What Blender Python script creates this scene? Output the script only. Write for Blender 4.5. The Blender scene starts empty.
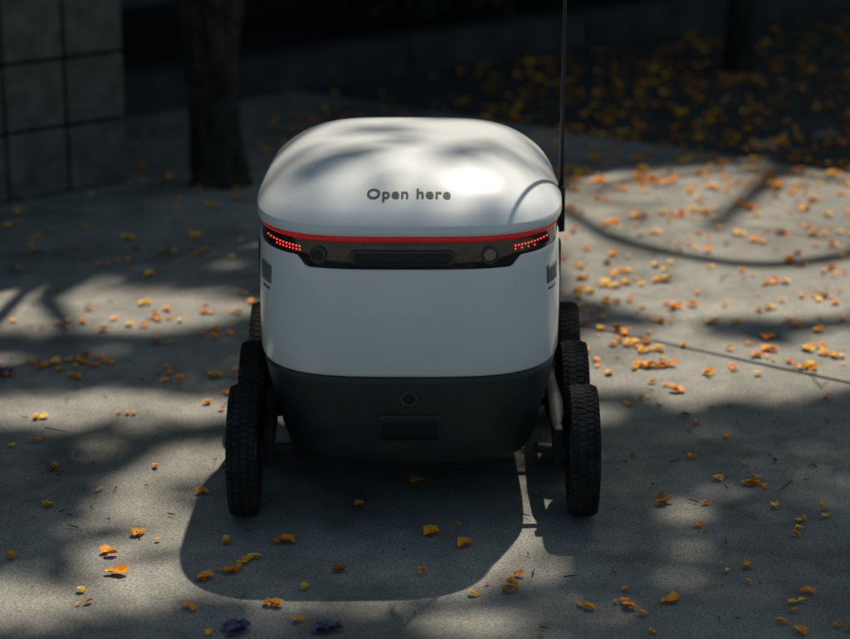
import bpy, math, random, bmesh
from mathutils import Vector, noise, Matrix
from mathutils.bvhtree import BVHTree
random.seed(7)
R=random.random
def U(a,b): return a+(b-a)*R()
scene=bpy.context.scene
# ------------------------------------------------------------ helpers
def link(o,parent=None):
    scene.collection.objects.link(o)
    if parent: o.parent=parent
    return o
def empty(name,loc=(0,0,0)):
    o=bpy.data.objects.new(name,None); o.location=loc; o.empty_display_size=.2
    return link(o)
def mesh(name,v,f,mats,parent=None,smooth=False,mi=None):
    me=bpy.data.meshes.new(name); me.from_pydata([tuple(p) for p in v],[],f); me.update()
    for m in (mats if isinstance(mats,(list,tuple)) else [mats]): me.materials.append(m)
    if mi: me.polygons.foreach_set('material_index',mi)
    if smooth: me.polygons.foreach_set('use_smooth',[True]*len(me.polygons))
    o=bpy.data.objects.new(name,me); return link(o,parent)
def newmat(name,col,rough=.5,spec=.5,coat=0,emit=None,es=0,metal=0):
    m=bpy.data.materials.new(name); m.use_nodes=True
    b=m.node_tree.nodes['Principled BSDF']
    b.inputs['Base Color'].default_value=(*col,1); b.inputs['Roughness'].default_value=rough
    b.inputs['Specular IOR Level'].default_value=spec; b.inputs['Coat Weight'].default_value=coat
    b.inputs['Coat Roughness'].default_value=.08; b.inputs['Metallic'].default_value=metal
    if emit: b.inputs['Emission Color'].default_value=(*emit,1); b.inputs['Emission Strength'].default_value=es
    return m
def noisy(name,c1,c2,scale=10,rough=.7,bump=.2,bscale=None,spec=.3,detail=6,coat=0,lo=.35,hi=.65,bd=.01):
    m=newmat(name,c1,rough,spec,coat); nt=m.node_tree; N=nt.nodes; L=nt.links; b=N['Principled BSDF']
    tc=N.new('ShaderNodeTexCoord'); n=N.new('ShaderNodeTexNoise'); n.inputs['Scale'].default_value=scale; n.inputs['Detail'].default_value=detail
    L.new(tc.outputs['Object'],n.inputs['Vector'])
    r=N.new('ShaderNodeValToRGB'); r.color_ramp.elements[0].position=lo; r.color_ramp.elements[1].position=hi
    r.color_ramp.elements[0].color=(*c1,1); r.color_ramp.elements[1].color=(*c2,1)
    L.new(n.outputs['Fac'],r.inputs['Fac']); L.new(r.outputs['Color'],b.inputs['Base Color'])
    if bump:
        n2=N.new('ShaderNodeTexNoise'); n2.inputs['Scale'].default_value=bscale or scale*3; n2.inputs['Detail'].default_value=8
        L.new(tc.outputs['Object'],n2.inputs['Vector'])
        bp=N.new('ShaderNodeBump'); bp.inputs['Strength'].default_value=bump; bp.inputs['Distance'].default_value=bd
        L.new(n2.outputs['Fac'],bp.inputs['Height']); L.new(bp.outputs['Normal'],b.inputs['Normal'])
    return m
def box(cx,cy,cz,sx,sy,sz):
    v=[(cx+a*sx/2,cy+b*sy/2,cz+c*sz/2) for a in(-1,1) for b in(-1,1) for c in(-1,1)]
    f=[(0,1,3,2),(4,6,7,5),(0,4,5,1),(2,3,7,6),(0,2,6,4),(1,5,7,3)]
    return v,f
def boxes(name,lst,mat,parent,bev=0):
    V=[];F=[]
    for b in lst:
        v,f=box(*b); o=len(V); V+=v; F+=[tuple(i+o for i in q) for q in f]
    ob=mesh(name,V,F,mat,parent)
    if bev:
        m=ob.modifiers.new('b','BEVEL'); m.width=bev; m.segments=3
    return ob
def tube_data(pts,rad,n=12,V=None,F=None,wob=0):
    V=V if V is not None else []; F=F if F is not None else []
    pts=[Vector(p) for p in pts]; base=len(V)
    for i,p in enumerate(pts):
        d=(pts[min(i+1,len(pts)-1)]-pts[max(i-1,0)]).normalized()
        a=d.cross(Vector((1,0.1,0)) if abs(d.z)>.7 else Vector((0,0,1))).normalized(); b=d.cross(a)
        for k in range(n):
            t=2*math.pi*k/n
            rr=rad[i]*(1+wob*noise.noise(Vector((math.cos(t)*2.2,math.sin(t)*2.2,p.z*2+p.x*2))))
            V.append(p+a*math.cos(t)*rr+b*math.sin(t)*rr)
    for i in range(len(pts)-1):
        for k in range(n):
            k2=(k+1)%n
            F.append((base+i*n+k,base+i*n+k2,base+(i+1)*n+k2,base+(i+1)*n+k))
    F.append(tuple(base+k for k in range(n))[::-1]); F.append(tuple(base+(len(pts)-1)*n+k for k in range(n)))
    return V,F
def smoothpts(pts,rad,sub=5):
    P=[Vector(p) for p in pts]; out=[];ro=[]
    for i in range(len(P)-1):
        p0=P[max(i-1,0)];p1=P[i];p2=P[i+1];p3=P[min(i+2,len(P)-1)]
        for j in range(sub):
            t=j/sub
            out.append(.5*((2*p1)+(p2-p0)*t+(2*p0-5*p1+4*p2-p3)*t*t+(3*p1-p0-3*p2+p3)*t**3)); ro.append(rad[i]*(1-t)+rad[i+1]*t)
    out.append(P[-1]); ro.append(rad[-1]); return out,ro
def sst(t): t=min(1,max(0,t)); return t*t*(3-2*t)
# ------------------------------------------------------------ sun / sky / camera
SX,SY=.225,.544            # horizontal offset toward the sun per metre of height
sd=Vector((SX,SY,1)).normalized()
elev=math.asin(sd.z); az=math.atan2(SX,SY)
w=bpy.data.worlds.new("World"); scene.world=w; w.use_nodes=True
nt=w.node_tree; bg=nt.nodes['Background']; sk=nt.nodes.new('ShaderNodeTexSky'); sk.sky_type='NISHITA'; sk.sun_disc=False
sk.sun_elevation=elev; sk.sun_rotation=az; sk.ozone_density=1.0; sk.dust_density=2.5; sk.air_density=.9
tm=nt.nodes.new('ShaderNodeMix'); tm.data_type='RGBA'; tm.blend_type='MULTIPLY'; tm.inputs[0].default_value=1; tm.inputs[7].default_value=(.88,1.0,.90,1)
nt.links.new(sk.outputs[0],tm.inputs[6]); nt.links.new(tm.outputs[2],bg.inputs[0]); bg.inputs[1].default_value=.086
sl=bpy.data.lights.new('sun','SUN'); sl.energy=5.0; sl.angle=math.radians(.7); sl.color=(1,.91,.77)
so=bpy.data.objects.new('sun',sl); so.rotation_euler=sd.to_track_quat('Z','Y').to_euler(); so.location=(2,6,12); link(so)
cam=bpy.data.cameras.new('camera'); co=bpy.data.objects.new('camera',cam); link(co)
co.location=(0,0,1.56); co.rotation_euler=(math.radians(90-17.2),0,0)
cam.sensor_width=36; cam.lens=36*2157/850; cam.clip_end=500; cam.clip_start=.05
cam.dof.use_dof=True; cam.dof.focus_distance=3.92; cam.dof.aperture_fstop=2.8
scene.camera=co
scene.view_settings.view_transform='Standard'; scene.view_settings.look='None'; scene.view_settings.exposure=0
# ------------------------------------------------------------ ground
def ground_mat():
    m=newmat('concrete',(.2,.2,.19),.85,.3); nt=m.node_tree; N=nt.nodes; L=nt.links; b=N['Principled BSDF']
    tc=N.new('ShaderNodeTexCoord')
    def nz(s,d=6,r=.6):
        n=N.new('ShaderNodeTexNoise'); n.inputs['Scale'].default_value=s; n.inputs['Detail'].default_value=d; n.inputs['Roughness'].default_value=r
        L.new(tc.outputs['Object'],n.inputs['Vector']); return n
    def ramp(src,p0,c0,p1,c1):
        r=N.new('ShaderNodeValToRGB'); e=r.color_ramp.elements; e[0].position=p0; e[1].position=p1; e[0].color=(*c0,1); e[1].color=(*c1,1)
        L.new(src,r.inputs['Fac']); return r
    def mul(a,bb,f=1):
        x=N.new('ShaderNodeMix'); x.data_type='RGBA'; x.blend_type='MULTIPLY'; x.inputs[0].default_value=f
        L.new(a,x.inputs[6]); L.new(bb,x.inputs[7]); return x.outputs[2]
    big=ramp(nz(1.1,8,.65).outputs['Fac'],.35,(.205,.2,.18),.68,(.40,.38,.335))
    med=ramp(nz(9,8,.7).outputs['Fac'],.3,(.66,.67,.66),.7,(1.15,1.15,1.15))
    fine=ramp(nz(190,3,.6).outputs['Fac'],.36,(.58,.58,.58),.6,(1.14,1.14,1.14))
    c=mul(mul(big.outputs[0],med.outputs[0]),fine.outputs[0])
    v=N.new('ShaderNodeTexVoronoi'); v.inputs['Scale'].default_value=55; L.new(tc.outputs['Object'],v.inputs['Vector'])
    sp=ramp(v.outputs['Distance'],.05,(.25,.24,.22),.14,(1,1,1))
    c=mul(c,sp.outputs[0],.9)
    st=ramp(nz(2.6,6,.6).outputs['Fac'],.36,(.52,.54,.54),.48,(1,1,1))
    c=mul(c,st.outputs[0],.9)
    L.new(c,b.inputs['Base Color'])
    bp=N.new('ShaderNodeBump'); bp.inputs['Strength'].default_value=.45; bp.inputs['Distance'].default_value=.004
    L.new(nz(110,6,.75).outputs['Fac'],bp.inputs['Height']); L.new(bp.outputs['Normal'],b.inputs['Normal'])
    return m
G=ground_mat()
mesh('ground',[(-150,-150,0),(150,-150,0),(150,150,0),(-150,150,0)],[(0,1,2,3)],G)
jd=Vector((.80,-.60,0)); jn=Vector((.60,.80,0))
Mj=noisy('joint_dirt',(.02,.02,.018),(.045,.04,.035),30)
V=[];F=[]
def strip(p,d,L0,L1,wd):
    n=Vector((-d.y,d.x,0)); k=24
    b=len(V)
    for i in range(k+1):
        q=p+d*(L0+(L1-L0)*i/k); ww=wd*(1+.35*noise.noise(q*7)); off=n*.004*noise.noise(q*3)
        V.append(q+off-n*ww/2+Vector((0,0,.003))); V.append(q+off+n*ww/2+Vector((0,0,.003)))
    for i in range(k): F.append((b+2*i,b+2*i+2,b+2*i+3,b+2*i+1))
strip(Vector((.40,4.97,0)),jd,-.5,3.4,.008)
strip(Vector((.957,5.9,0)),jd,-.2,3.4,.005)
mesh('pavement_joints',V,F,Mj)
Ma=noisy('dark_ground',(.028,.029,.028),(.05,.05,.047),5,.9,.6,140,bd=.004)
e=Vector((.957,6.86,.004))
q=[e-jd*3.0,e+jd*30,e+jd*30+jn*9,e-jd*3.0+jn*9]
mesh('dark_far_ground',q,[(0,1,2,3)],Ma)  # dark sheet laid beyond the joint line to darken the far ground
# ------------------------------------------------------------ background structures
bu=Vector((.783,.622,0)); bv=Vector((-.622,.783,0))
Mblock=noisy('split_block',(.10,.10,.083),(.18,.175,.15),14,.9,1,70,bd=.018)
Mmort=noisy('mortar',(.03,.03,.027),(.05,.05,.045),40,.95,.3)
wall=empty('block_wall',(-.907,6.46,0)); wall.rotation_euler=(0,0,math.atan2(bu.y,bu.x))
bl=[]
s=.205
for r in range(12):
    for c in range(14):
        bl.append((-s*(c+.5),.03,s*(r+.5)+.0,s-.010,.06+U(-.004,.004),s-.010))
    for c in range(9):
        bl.append((-.03,.065+s*(c+.5),s*(r+.5),.06+U(-.004,.004),s-.010,s-.010))
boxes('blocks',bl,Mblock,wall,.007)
boxes('mortar_core',[(-1.45,1.0,1.22,2.88,1.92,2.44)],Mmort,wall)
boxes('coping',[(-1.44,1.0,2.50,2.98,2.06,.10)],Mblock,wall,.01)
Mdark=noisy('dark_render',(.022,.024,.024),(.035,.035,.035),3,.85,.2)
Mglass=newmat('dark_glass',(.008,.009,.01),.15,.4)
Mframe=newmat('window_frame',(.05,.052,.054),.45)
bld=empty('office_building',tuple(Vector((-.66,7.75,0))+bv*1.3)); bld.rotation_euler=(0,0,math.atan2(bu.y,bu.x))
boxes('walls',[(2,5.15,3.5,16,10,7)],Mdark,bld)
boxes('glazing',[(2,.14,1.6,15.6,.02,2.9)],Mglass,bld)
fr=[(-5.8+i*1.3,.10,1.6,.07,.1,2.9) for i in range(13)]+[(2,.09,.18,15.6,.08,.1),(2,.09,3.08,15.6,.08,.1),(2,.09,1.1,15.6,.06,.05)]
boxes('window_frames',fr,Mframe,bld,.004)
boxes('upper_windows',[(-5+i*2.2,.13,5.2,1.4,.03,1.5) for i in range(7)],Mglass,bld)
boxes('roof_and_added_overhang',[(2,-.5,3.35,16,3.0,.18),(2,5,7.1,16.6,10.8,.2)],Mdark,bld,.01)  # first slab: unseen overhang added to block skylight; second: main roof
kerb=empty('low_kerb',(-.66,7.75,0)); kerb.rotation_euler=(0,0,math.atan2(bu.y,bu.x))
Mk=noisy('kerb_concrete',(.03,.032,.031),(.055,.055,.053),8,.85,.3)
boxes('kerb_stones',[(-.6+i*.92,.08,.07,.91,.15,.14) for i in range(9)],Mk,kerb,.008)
Msoil=noisy('mulch',(.014,.012,.009),(.03,.024,.018),25,.95,.9,60,bd=.03)
p=Vector((-.66,7.75,0))
q=[p-bu*1.1+bv*.156,p+bu*7.2+bv*.156,p+bu*7.2+bv*1.3,p-bu*1.1+bv*1.3]
mesh('planting_bed',[(a.x,a.y,.06) for a in q],[(0,1,2,3)],Msoil)
Mleafd=noisy('shrub_leaf',(.010,.02,.008),(.02,.035,.012),6,.6,0)
def leafcloud(fn,count,size):
    V=[];F=[]
    for i in range(count):
        c=fn(); 
        if c is None: continue
        a=Vector((U(-1,1),U(-1,1),U(-1,1))).normalized(); b=a.cross(Vector((U(-1,1),U(-1,1),U(-1,1)))).normalized()
        l=size*U(.6,1.4); k=len(V)
        V+= [c-a*l/2,c+b*l*.22-a*l*.05,c+a*l/2,c-b*l*.22-a*l*.05]; F.append((k,k+1,k+2,k+3))
    return V,F
def shrubfn():
    t=U(.9,7.0); h=.22+.18*noise.noise(Vector((t*1.7,0,3)))
    c=p+bu*t+bv*(.65+U(-.35,.35)*(1+.3*noise.noise(Vector((t*3,1,1)))))
    return Vector((c.x,c.y,.06+abs(U(0,1))**.6*h))
v,f=leafcloud(shrubfn,6000,.06)
mesh('low_shrubs',v,f,Mleafd)
# ------------------------------------------------------------ trees and their canopy
Mbark=noisy('bark',(.014,.013,.010),(.05,.044,.034),16,.95,1,35,bd=.03)
mt=noisy('leaf',(.03,.05,.015),(.06,.09,.028),3,.5,0)
def at(gx,gy,z): return (gx+SX*z,gy+SY*z,z)
t1=empty('shade_tree',(0,0,0)); t2=empty('shade_tree',(0,0,0))
V=[];F=[]
def limb(pts,rad,n=12,wob=.12):
    a,r=smoothpts(pts,rad); tube_data(a,r,n,V,F,wob)
limb([(-.62,6.45,-.05),(-.62,6.45,.04),(-.63,6.46,.2),(-.62,6.5,.45),(-.56,6.55,.8),(-.48,6.65,1.6),(-.3,6.9,2.6),(-.1,7.3,3.8),(.3,7.8,5.2),(.6,8.2,6.6)],[.12,.085,.066,.05,.043,.04,.04,.035,.03,.015],18,.5)
limb([(-.63,6.46,.05),(-.65,6.47,.25),(-.71,6.52,.6),(-.80,6.6,1.1),(-.95,6.9,2.1),(-1.1,7.4,3.6),(-1.2,8.0,5.2),(-1.0,8.6,6.6)],[.08,.055,.040,.036,.034,.034,.03,.015],14,.5)
limb([(-.62,6.45,.1),(-.62,6.44,.3),(-.65,6.46,.7),(-.68,6.5,1.2),(-.5,6.4,2.4),(-.2,6.6,4.0),(.1,6.9,5.4),(.2,7.0,6.8)],[.05,.033,.024,.022,.022,.022,.02,.01],12,.5)
limb([(-.2,6.6,4.0),(.3,6.4,4.9),(.8,6.5,5.8)],[.025,.02,.008])
limb([(-.9,6.9,2.1),(-1.6,7.1,3.6),(-2.0,7.6,5.2)],[.03,.025,.008])
mesh('trunk_and_limbs',V,F,Mbark,t1,True)
V=[];F=[]
limb([(1.23,8.36,-.05),(1.23,8.36,.06),(1.24,8.37,.5),(1.26,8.4,1.2),(1.5,8.7,2.2),(1.9,9.1,3.2),(2.2,9.3,4.4),(2.3,9.5,6.6)],[.10,.06,.045,.043,.045,.045,.045,.03],18,.4)
arc=[(.30,6.30),(.42,6.08),(.53,5.80),(.73,5.60),(.96,5.54),(1.25,5.75),(1.6,6.4)]  # unseen limb added so its shadow draws this curve on the pavement
zz=[4.4,4.45,4.5,4.5,4.5,4.4,4.2]
limb([(2.05,9.2,3.8)]+[at(*a,z) for a,z in zip(arc[::-1],zz[::-1])],[.05]+[.038,.036,.034,.032,.03,.026,.014])
arc=[(.50,6.3),(.65,6.5),(1.0,6.6),(1.35,6.45),(1.7,6.3)]  # thinner unseen limb, added to cast a second curved shadow
limb([at(*a,4.7) for a in arc],[.010,.016,.02,.022,.03])
limb([(2.2,9.3,4.4),(2.9,8.9,5.2),(3.4,8.6,6.2)],[.05,.035,.015])
limb([(1.9,9.1,3.2),(1.3,9.7,4.6),(.7,10.0,6.2)],[.045,.035,.015])
mesh('trunk_and_limbs',V,F,Mbark,t2,True)
gaps=[(.98,5.87,.64,.84,1.3),(1.6,5.7,.6,.85,1.25),(.62,4.68,.42,.27,.82),(1.05,4.75,.30,.27,.72),(.36,4.35,.08,.07,1.1),
 (-.85,5.85,.45,.34,.66),(-1.3,5.6,.3,.3,.58),(-.80,5.12,.42,.22,.86),(-.70,4.38,.34,.14,.94),(-.46,3.92,.18,.27,1.05),(-.52,3.52,.14,.17,.85),
 (-.72,3.38,.16,.12,.5),(.20,3.56,.045,.12,1.1),(-.2,3.28,.28,.07,.4),(.45,3.7,.08,.04,.32),(.95,4.1,.2,.06,.36),(-1.0,4.75,.15,.08,.5)]  # canopy openings placed wherever the ground below should be sunlit
def openness(x,y):
    o=.0
    for cx,cy,rx,ry,a in gaps:
        d=math.sqrt(((x-cx)/rx)**2+((y-cy)/ry)**2)
        k=1-min(1,max(0,(d-.75)/.5)); o=max(o,a*k)
    return o
def transm(x,y):
    n1=noise.noise(Vector((x*3.8,y*2.8,1.3)))*.6+noise.noise(Vector((x*9,y*7,7)))*.25+.5
    o=openness(x,y)
    Tm=sst((o-n1)/.27+.5)
    # leaves thinned here so soft patches of light land on the robot lid
    d=math.sqrt(((x+.14)/.42)**2+((y-3.74)/.38)**2)
    k=sst((1.12-d)/.25)
    if k>0:
        n2=noise.noise(Vector((x*5.5+3,y*4+1,4)))*.9+.58+.5*(x+.14)
        T2=.36+.46*sst(n2); Tm=Tm*(1-k)+T2*k
    return max(.03,min(1,Tm))
def canopy(tree,sel,count):  # leaves out of view, spread to cast the shade pattern set by transm
    def fn():
        x=U(-3.5,4.2); y=U(2.2,10.5)
        if not sel(x,y): return None
        if R()>-math.log(transm(x,y))/3.5: return None
        return Vector(at(x,y,U(5.8,7.2)))
    v,f=leafcloud(fn,count,.18)
    mesh('foliage',v,f,mt,tree)
canopy(t1,lambda x,y:x<.25,54000)
canopy(t2,lambda x,y:x>=.25,54000)
# ------------------------------------------------------------ fallen petals
Mp=[noisy('petal_orange',(.86,.26,.010),(.92,.38,.015),40,.6,0),noisy('petal_yellow',(.88,.46,.02),(.93,.56,.04),40,.6,0),noisy('petal_brown',(.30,.10,.015),(.5,.2,.03),40,.8,0)]
V=[];F=[];MI=[]
def petal(x,y,sz,mi,z0=.004):
    n=random.choice([1,1,2,2,3]); 
    for k in range(n):
        a=U(0,6.28); l=sz*U(.6,1.1); wd=l*U(.5,.85); tilt=U(.0,.5); cz=z0+.001
        ox=x+U(-.4,.4)*sz*(n>1); oy=y+U(-.4,.4)*sz*(n>1)
        b=len(V); ca,sa=math.cos(a),math.sin(a)
        for (u,v,h) in [(-.5,0,.05),(-.15,.5,.30+tilt*.6),(.35,.42,.35),(.5,0,.12+tilt*.5),(.35,-.42,.28),(-.15,-.5,.2+tilt*.3),(.05,0,.02)]:
            V.append((ox+ca*u*l-sa*v*wd,oy+sa*u*l+ca*v*wd,cz+h*l*.7*U(.7,1.3)))
        for i in range(6): F.append((b+i,b+(i+1)%6,b+6)); MI.append(mi)
def scatter(n,x0,x1,y0,y1,s0,s1,clump=.0):
    for i in range(n):
        x=U(x0,x1);y=U(y0,y1)
        if abs(x+.02)<.38 and 3.7<y<4.5 and R()<.8: continue
        if (Vector((x,y,0))-p).dot(bv)>-.03 : continue
        r=R(); petal(x,y,s0+(s1-s0)*R()**1.4,0 if r<.6 else (1 if r<.88 else 2))
        if R()<clump:
            for k in range(random.randint(1,3)): petal(x+U(-.04,.04),y+U(-.04,.04),U(s0,s1)*.8,random.choice([0,0,1]))
scatter(320,-1.6,1.6,3.0,5.2,.015,.031,.12)
scatter(360,-1.9,.2,4.6,7.6,.017,.034,.2)
scatter(400,.35,1.9,4.6,6.6,.017,.035,.3)
scatter(1250,.2,3.2,6.3,9.6,.017,.036,.35)
scatter(200,-.6,1.2,6.6,8.6,.016,.032,.3)
for (x,y,s) in [(-.394,3.48,.034),(.01,3.69,.034),(-.132,3.83,.030),(-.254,3.66,.032),(-.55,3.51,.030),(-.27,3.38,.030),(.34,3.38,.030),(-.02,3.95,.028),(.42,3.40,.032)]:
    petal(x,y,s,0); petal(x+.006,y+.004,s*.7,0)
mesh('fallen_petals',V,F,Mp,None,False,MI)
V=[];F=[];MI=[]
Mpp=noisy('petal_purple',(.08,.06,.14),(.13,.10,.22),30,.6,0)
for x,y in [(-.305,3.285),(-.175,3.28),(-.95,4.62)]:
    for k in range(4): petal(x+U(-.02,.02),y+U(-.006,.006),.034,0)
mesh('fallen_jacaranda_flowers',V,F,Mpp,None,False,MI)
V=[];F=[]
Mtw=noisy('twig',(.03,.022,.015),(.09,.07,.05),30,.9,0)
for i in range(500):
    x=U(-1.6,1.8);y=U(3.1,7.5);a=U(0,6.28);l=U(.005,.025) if R()<.96 else U(.05,.10)
    c=U(-.3,.3)
    pts=[(x+math.cos(a+c*t)*l*t,y+math.sin(a+c*t)*l*t,.005+.002*t) for t in(0,.5,1)]
    tube_data(pts,[.0015,.0012,.0006],5,V,F)
mesh('fallen_twigs',V,F,Mtw)
# ------------------------------------------------------------ delivery robot
rob=empty('delivery_robot',(0,0,0))
CX=-.029; EN=3.5; EF=4.8
def T(y): return 1-.06*(y-3.72)/.7
def ring(hw,y0,y1,z,N=256):
    yc=(y0+y1)/2; hl=(y1-y0)/2; out=[]
    for i in range(N):
        a=2*math.pi*i/N; c,s_=math.cos(a),math.sin(a); en=EN if s_<0 else EF
        r=1/(abs(c)**en+abs(s_)**en)**(1/en)
        y=yc+hl*r*s_; out.append((CX+hw*r*c*T(y),y,z(CX+hw*r*c*T(y)) if callable(z) else z))
    return out
def nearY(x,hw,y0,y1):
    yc=(y0+y1)/2; hl=(y1-y0)/2; y=y0
    for _ in range(6):
        k=min(.999,abs((x-CX)/(hw*T(y)))); y=yc-hl*(1-k**EN)**(1/EN)
    return y
def loft(name,rings,mat,cap0=True,cap1=True,smooth=True):
    V=[];F=[];N=len(rings[0])
    for r in rings: V+=r
    for i in range(len(rings)-1):
        for k in range(N):
            k2=(k+1)%N; F.append((i*N+k,i*N+k2,(i+1)*N+k2,(i+1)*N+k))
    if cap0: F.append(tuple(range(N))[::-1])
    if cap1: F.append(tuple((len(rings)-1)*N+k for k in range(N)))
    o=mesh(name,V,F,mat,rob,smooth); return o
def plastic(name,col,rough,coat,dirt=.06):
    m=noisy(name,tuple(c*(1-dirt) for c in col),col,5,rough,.02,3,.5,4,coat); return m
Mwhite=plastic('white_plastic',(.84,.86,.85),.28,.35,.05)
Mlid=plastic('white_lid',(.80,.82,.82),.33,.45,.03)
Mhull=noisy('dark_grey_plastic',(.026,.034,.034),(.038,.046,.046),20,.5,.06,400,.4,bd=.001)
Mvis=newmat('black_gloss',(.008,.008,.009),.08,.5,.5)
Mblk=newmat('black_matte',(.010,.010,.011),.6)
Mred=newmat('red_strip',(.6,.012,.015),.35,.4,0,(1,.02,.03),.12)
Mled=newmat('red_led',(.6,.02,.01),.3,.5,0,(1,.06,.03),1.6)
Mrub=noisy('tyre_rubber',(.012,.012,.012),(.03,.029,.027),30,.85,.2,200,.25)
Mrim=newmat('rim_grey',(.05,.053,.055),.45)
Mmet=noisy('arm_metal',(.012,.013,.014),(.024,.025,.026),20,.65,.05,None,.2)
Mtxt=newmat('print_dark',(.012,.015,.022),.5)
Mlens=newmat('lens_glass',(.015,.017,.02),.04,.8,1)
Mlr=newmat('lens_ring',(.035,.036,.038),.35)
Mlab=newmat('label_patch',(.16,.165,.165),.5)
HL=[(.085,.205,3.85,4.28),(.093,.232,3.815,4.31),(.110,.245,3.792,4.335),(.145,.255,3.770,4.36),(.195,.266,3.752,4.378),(.25,.280,3.735,4.392),(.28,.2855,3.727,4.40),(.294,.287,3.724,4.402),(.296,.284,3.728,4.398)]
loft('lower_hull',[ring(h,a,b,z) for z,h,a,b in HL],Mhull,True,False)
def hullY(x,z):
    for i in range(len(HL)-1):
        if HL[i][0]<=z<=HL[i+1][0]:
            t=(z-HL[i][0])/(HL[i+1][0]-HL[i][0]); q=[HL[i][j]*(1-t)+HL[i+1][j]*t for j in range(4)]
            return nearY(x,q[1],q[2],q[3])
    return nearY(x,*HL[-1][1:])
def zb(x): return .501+.020*sst((abs(x-CX)-.182)/.022)
WL=[(.2965,.283,3.728,4.398),(.2985,.2885,3.7215,4.404),(.303,.2905,3.7195,4.406),(.36,.2920,3.718,4.408),(.43,.2920,3.718,4.408),(.48,.290,3.720,4.407)]
rs=[ring(h,a,b,z) for z,h,a,b in WL]
for dz,h in[(-.005,.2892),(-.0015,.2885),(0,.2865)]:
    rs.append(ring(h,3.7205+(.2892-h),4.406-(.2892-h),lambda x,dz=dz: zb(x)+dz))
loft('white_body_shell',rs,Mwhite,False,False)
VH=.2865;VY0=3.7240;VY1=4.4035
loft('sensor_visor',[ring(.2855,3.7250,4.4025,lambda x:zb(x)-.004),ring(VH,VY0,VY1,lambda x:zb(x)+.001),ring(VH-.001,VY0+.001,VY1-.001,.528),ring(VH-.002,VY0+.003,VY1-.002,.5535)],Mvis,False,False)
def visY(x,z): return nearY(x,VH-.001,VY0+.0005,VY1)
loft('red_light_strip',[ring(.283,3.729,4.398,.5528),ring(.2885,3.7210,4.4055,.5532),ring(.2895,3.7195,4.407,.557),ring(.2890,3.7200,4.4065,.5620),ring(.281,3.731,4.397,.5628)],Mred,False,False)
LH=.2935; LY0=3.716; LY1=4.412; LYC=(LY0+LY1)/2; LHL=(LY1-LY0)/2
def lidz(s):
    z=.588+.089*(1-s**3.7)
    if s>.93: z-=.007*((s-.93)/.07)**2.2
    return z
rings=[ring(.280,3.732,4.396,.563),ring(.292,3.7175,4.4105,.5632),ring(.2937,3.7157,4.4123,.5645),ring(.294,3.7155,4.4125,.570)]
ss=[1-.003*i for i in range(0,30)]+[.91-.01*i for i in range(0,90)]
for s_ in ss: rings.append(ring(LH*s_,LYC-LHL*s_,LYC+LHL*s_,lidz(s_)))
lid=loft('cargo_lid',rings,Mlid,True,True)
bvh=BVHTree.FromPolygons([v.co.copy() for v in lid.data.vertices],[tuple(q.vertices) for q in lid.data.polygons])
cu=bpy.data.curves.new('t','FONT'); cu.body='Open here'; cu.size=1; cu.align_x='CENTER'; cu.space_character=1.14; cu.offset=.024
to=bpy.data.objects.new('t',cu); link(to); dg=bpy.context.evaluated_depsgraph_get()
me=bpy.data.meshes.new_from_object(to.evaluated_get(dg)); bpy.data.objects.remove(to)
bm=bmesh.new(); bm.from_mesh(me); bmesh.ops.triangulate(bm,faces=bm.faces[:])
for _ in range(2): bmesh.ops.subdivide_edges(bm,edges=[e_ for e_ in bm.edges if e_.calc_length()>.12],cuts=1)
bm.to_mesh(me); bm.free()
xs=[v.co.x for v in me.vertices]; W=max(xs)-min(xs); mid=(max(xs)+min(xs))/2; k=.150/W
for v in me.vertices:
    x=CX-.000+(v.co.x-mid)*k; y=3.760+v.co.y*k*.98
    h=bvh.ray_cast(Vector((x,y,2)),Vector((0,0,-1)))[0]
    v.co=(x,y,h.z+.0012)
me.materials.append(Mtxt); o=bpy.data.objects.new('lid_lettering',me); link(o,rob)
def patch(name,x0,x1,z0,z1,fy,mat,off=.001,thick=.002,nx=16,nz=6,rnd=0):
    V=[];F=[]
    def hz(u):
        if not rnd: return 1
        d=min(u,1-u)*abs(x1-x0); return math.sqrt(max(0.02,1-(max(0,rnd-d)/rnd)**2))
    zc=(z0+z1)/2
    for i in range(nx+1):
        u=i/nx
        if rnd: u=.5-.5*math.cos(math.pi*u)
        for j in range(nz+1):
            x=x0+(x1-x0)*u; z=zc+(z1-z0)*(j/nz-.5)*hz(u); V.append((x,fy(x,z)-off,z))
    for i in range(nx):
        for j in range(nz):
            a=i*(nz+1)+j; F.append((a,a+nz+1,a+nz+2,a+1))
    o=mesh(name,V,F,mat,rob,True)
    m=o.modifiers.new('s','SOLIDIFY'); m.thickness=thick; m.offset=-1
    return o
def disc(name,x,z,r,fy,mat,off,depth=.003,n=32,r2=None,hole=None,tilt=0):
    V=[];F=[]; y=fy(x,z)
    dy=(fy(x+.004,z)-fy(x-.004,z))/.008; dz=(fy(x,z+.004)-fy(x,z-.004))/.008
    nrm=Vector((dy,-1,dz)).normalized(); ax=Vector((0,0,1)).cross(nrm).normalized(); bx=nrm.cross(ax)
    c=Vector((x,y,z))+nrm*off; prof=[(r,-depth),(r,0)] + ([(hole,0),(hole,-depth*.8)] if hole else [(r*.9,depth*.15)])
    for rr,h in prof:
        for k in range(n):
            t=2*math.pi*k/n; V.append(c+ax*math.cos(t)*rr+bx*math.sin(t)*rr+nrm*h)
    for i in range(len(prof)-1):
        for k in range(n): F.append((i*n+k,i*n+(k+1)%n,(i+1)*n+(k+1)%n,(i+1)*n+k))
    F.append(tuple((len(prof)-1)*n+k for k in range(n)))
    return V,F
def disco(name,mat,items):
    V=[];F=[]
    for it in items:
        v,f=disc(name,*it); b=len(V); V+=v; F+=[tuple(i+b for i in q) for q in f]
    return mesh(name,V,F,mat,rob,False)
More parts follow.
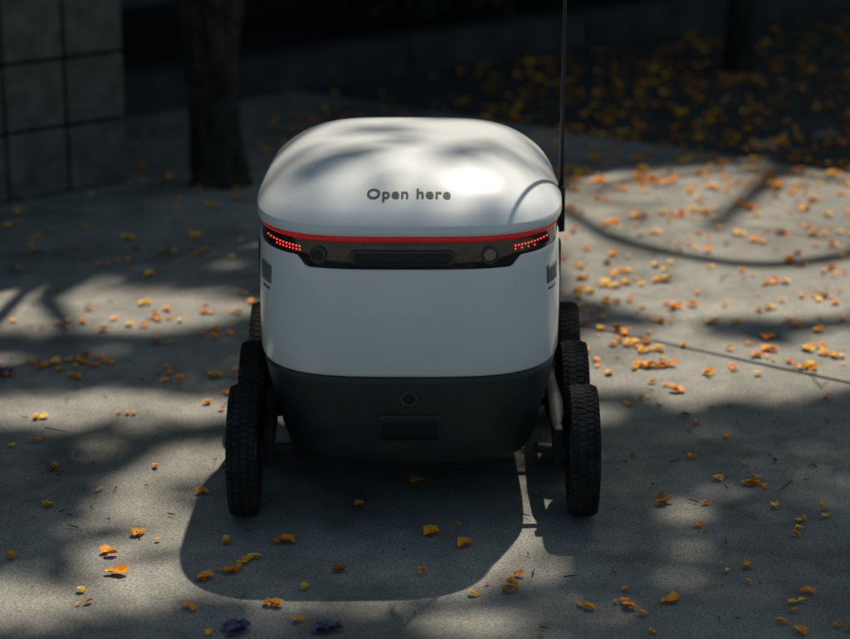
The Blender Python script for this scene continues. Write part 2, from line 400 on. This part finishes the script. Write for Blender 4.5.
patch('visor_slot_frame',CX-.108,CX+.086,.5085,.5365,visY,Mlr,.0012,.002,24,6,.012)
patch('visor_slot',CX-.100,CX+.078,.5125,.5305,visY,Mblk,.0018,.002,24,6,.009)
disco('grille_dots',newmat('grille_grey',(.16,.16,.16),.4),[(CX-.085+i*.0065,.5435,.0021,visY,None,.0006,.001,10) for i in range(24)])
leds=[]
for i in range(11):
    x=CX-.259+i*.0062
    leds.append((x,.5395-i*.0003,.0019,visY,None,.0008,.001,12))
    if i>2: leds.append((x,.5330-i*.0003,.0017,visY,None,.0008,.001,12))
for i in range(11):
    x=CX+.192+i*.0060
    leds.append((x,.5385+i*.0002,.0018,visY,None,.0008,.001,12))
    if i%2==0 and i<7: leds.append((x,.5325,.0016,visY,None,.0008,.001,12))
disco('tail_light_leds',Mled,leds)
disco('camera_rings',Mlr,[(CX-.163,.525,.0165,visY,None,.002,.004,40,None,.0125),(CX+.146,.525,.0165,visY,None,.002,.004,40,None,.0125)])
disco('camera_lenses',Mlens,[(CX-.163,.525,.0118,visY,None,.001,.002,40),(CX+.146,.525,.0118,visY,None,.001,.002,40)])
def whY(x,z): return nearY(x,.2920,3.718,4.408)
Mink=newmat('label_ink',(.10,.10,.11),.5)
for sx in(-1,1):
    xc=CX+sx*.264
    patch('label_panel',xc-.0095,xc+.0095,.452,.486,whY,Mlab,.0008,.001,8,4)
    patch('label_strip',xc-.007,xc+.007,.439,.443,whY,Mink,.0008,.001,4,1)
disco('port_ring',newmat('port_grey',(.065,.072,.075),.35),[(CX-.000,.252,.0165,hullY,None,.002,.006,40,None,.0115)])
disco('port_centre',Mblk,[(CX-.000,.252,.0105,hullY,None,.0015,.002,32)])
patch('hatch_frame',CX-.058,CX+.060,.160,.214,hullY,Mhull,.003,.003,14,6,.004)
patch('hatch_recess',CX-.052,CX+.054,.165,.209,hullY,Mblk,.0055,.002,14,6,.004)
for sx in(-1,1):
    yy=3.99; xx=CX+sx*(.2920*T(yy))
    boxes('side_reflector',[(xx+sx*.0005,yy,.42,.006,.030,.13)],Mblk,rob,.002)
def wheel(name,x,y,side):
    Rr=.1225; hw=.0265; n=96; V=[];F=[];MI=[]
    prof=[(.078,-hw*.75),(.084,-hw*.92),(.100,-hw*1.02),(.112,-hw),(.1185,-hw*.86),(.1215,-hw*.6),(Rr,-hw*.25),(Rr,hw*.25),(.1215,hw*.6),(.1185,hw*.86),(.112,hw),(.100,hw*1.02),(.084,hw*.92),(.078,hw*.75),(.074,hw*.5),(.074,-hw*.5)]
    m=len(prof)
    for k in range(n):
        t=2*math.pi*k/n
        for r,xx in prof: V.append((x+xx,y+r*math.cos(t),.125+r*math.sin(t)))
    for k in range(n):
        for j in range(m):
            a=k*m+j;b=k*m+(j+1)%m;c=((k+1)%n)*m+(j+1)%m;d=((k+1)%n)*m+j; F.append((a,b,c,d)); MI.append(0)
    nb=60
    for k in range(nb):
        for row,(x0,x1,ph) in enumerate([(-.0255,-.0165,0),(-.0145,-.0015,.5),(.0015,.0145,0),(.0165,.0255,.5)]):
            t0=2*math.pi*(k+ph*.5)/nb; t1=t0+2*math.pi/nb*.76; sk=.012*(1 if row%2 else -1); b=len(V)
            for t in(t0,t1):
                for xx,tt in((x0,0),(x1,sk)):
                    out=.1244 if abs(xx)<.016 else (.1236 if abs(xx)<.02 else .1203)
                    for r in(.116,out): V.append((x+xx,y+r*math.cos(t+tt),.125+r*math.sin(t+tt)))
            for q in[(0,1,3,2),(4,6,7,5),(0,4,5,1),(2,3,7,6),(1,5,7,3)]: F.append(tuple(b+i for i in q)); MI.append(0)
    def ringdisc(pr,mi):
        b=len(V); nn=48
        for k in range(nn):
            t=2*math.pi*k/nn
            for r,xx in pr: V.append((x+side*xx,y+r*math.cos(t),.125+r*math.sin(t)))
        mm=len(pr)
        for k in range(nn):
            for j in range(mm-1):
                F.append((b+k*mm+j,b+k*mm+j+1,b+((k+1)%nn)*mm+j+1,b+((k+1)%nn)*mm+j)); MI.append(mi)
    ringdisc([(.080,.020),(.076,.022),(.070,.010),(.030,.006),(.028,.018),(.020,.021),(.0005,.021)],1)
    ringdisc([(.080,-.020),(.074,-.018),(.068,-.006),(.034,-.008),(.030,-.024),(.0005,-.024)],1)
    for k in range(6):
        t=2*math.pi*k/6; c,s_=math.cos(t),math.sin(t); b=len(V)
        for r,hwid in((.024,.008),(.074,.012)):
            for e in(-1,1):
                for xx in(.004,.017): V.append((x+side*xx,y+r*c-e*hwid*s_,.125+r*s_+e*hwid*c))
        for q in[(0,1,3,2),(4,6,7,5),(0,4,5,1),(2,3,7,6),(1,5,7,3),(0,2,6,4)]: F.append(tuple(b+i for i in q)); MI.append(1)
    return mesh(name,V,F,[Mrub,Mrim],rob,False,MI)
WX=.3175; WC=-.0215
for sx in(-1,1):
    for yy in(3.805,4.075,4.345):
        wheel('wheel',WC+sx*WX,yy,sx)
    X=WC+sx*.274
    V=[];F=[]
    tube_data([(X,4.345,.125),(X,4.25,.150),(X,4.20,.165),(X,4.075,.125)],[.012,.014,.014,.012],12,V,F)
    tube_data([(X,4.19,.168),(X,4.0,.175),(X,3.88,.160),(X,3.805,.125)],[.014,.015,.014,.012],12,V,F)
    for yy in(3.805,4.075,4.345):
        tube_data([(X-sx*.012,yy,.125),(X-sx*.008,yy,.125),(X+sx*.016,yy,.125),(X+sx*.022,yy,.125)],[.022,.028,.028,.022],20,V,F)
        tube_data([(X-sx*.05,yy,.130),(X+sx*.04,yy,.125)],[.010,.010],12,V,F)
    mesh('suspension_arm',V,F,Mmet,rob,True)
    boxes('axle_bracket',[(X-sx*.002,3.792,.140,.018,.03,.075)],Mmet,rob,.006)
V=[];F=[]
px,py=CX+.288,4.0
tube_data([(px,py,.50),(px,py,.585),(px,py,.590)],[.0085,.0085,.006],16,V,F)
tube_data([(px,py,.585),(px,py,.70),(px+.001,py,1.0),(px+.003,py+.002,1.45)],[.0055,.0042,.0036,.003],12,V,F)
boxes('pole_bracket',[(px-.012,py,.53,.022,.02,.03)],Mblk,rob,.003)
mesh('flag_pole',V,F,Mblk,rob,True)
Vf=[];Ff=[]
for i in range(9):
    for j in range(2):
        t=i/8; Vf.append((px+.004+.012*math.sin(t*6),py+.005+t*.16,1.44-.10*j+( .05*t if j else -.05*t)))
for i in range(8): Ff.append((2*i,2*i+2,2*i+3,2*i+1))
mesh('pennant',Vf,Ff,newmat('flag_orange',(.7,.12,.02),.7),rob,True)
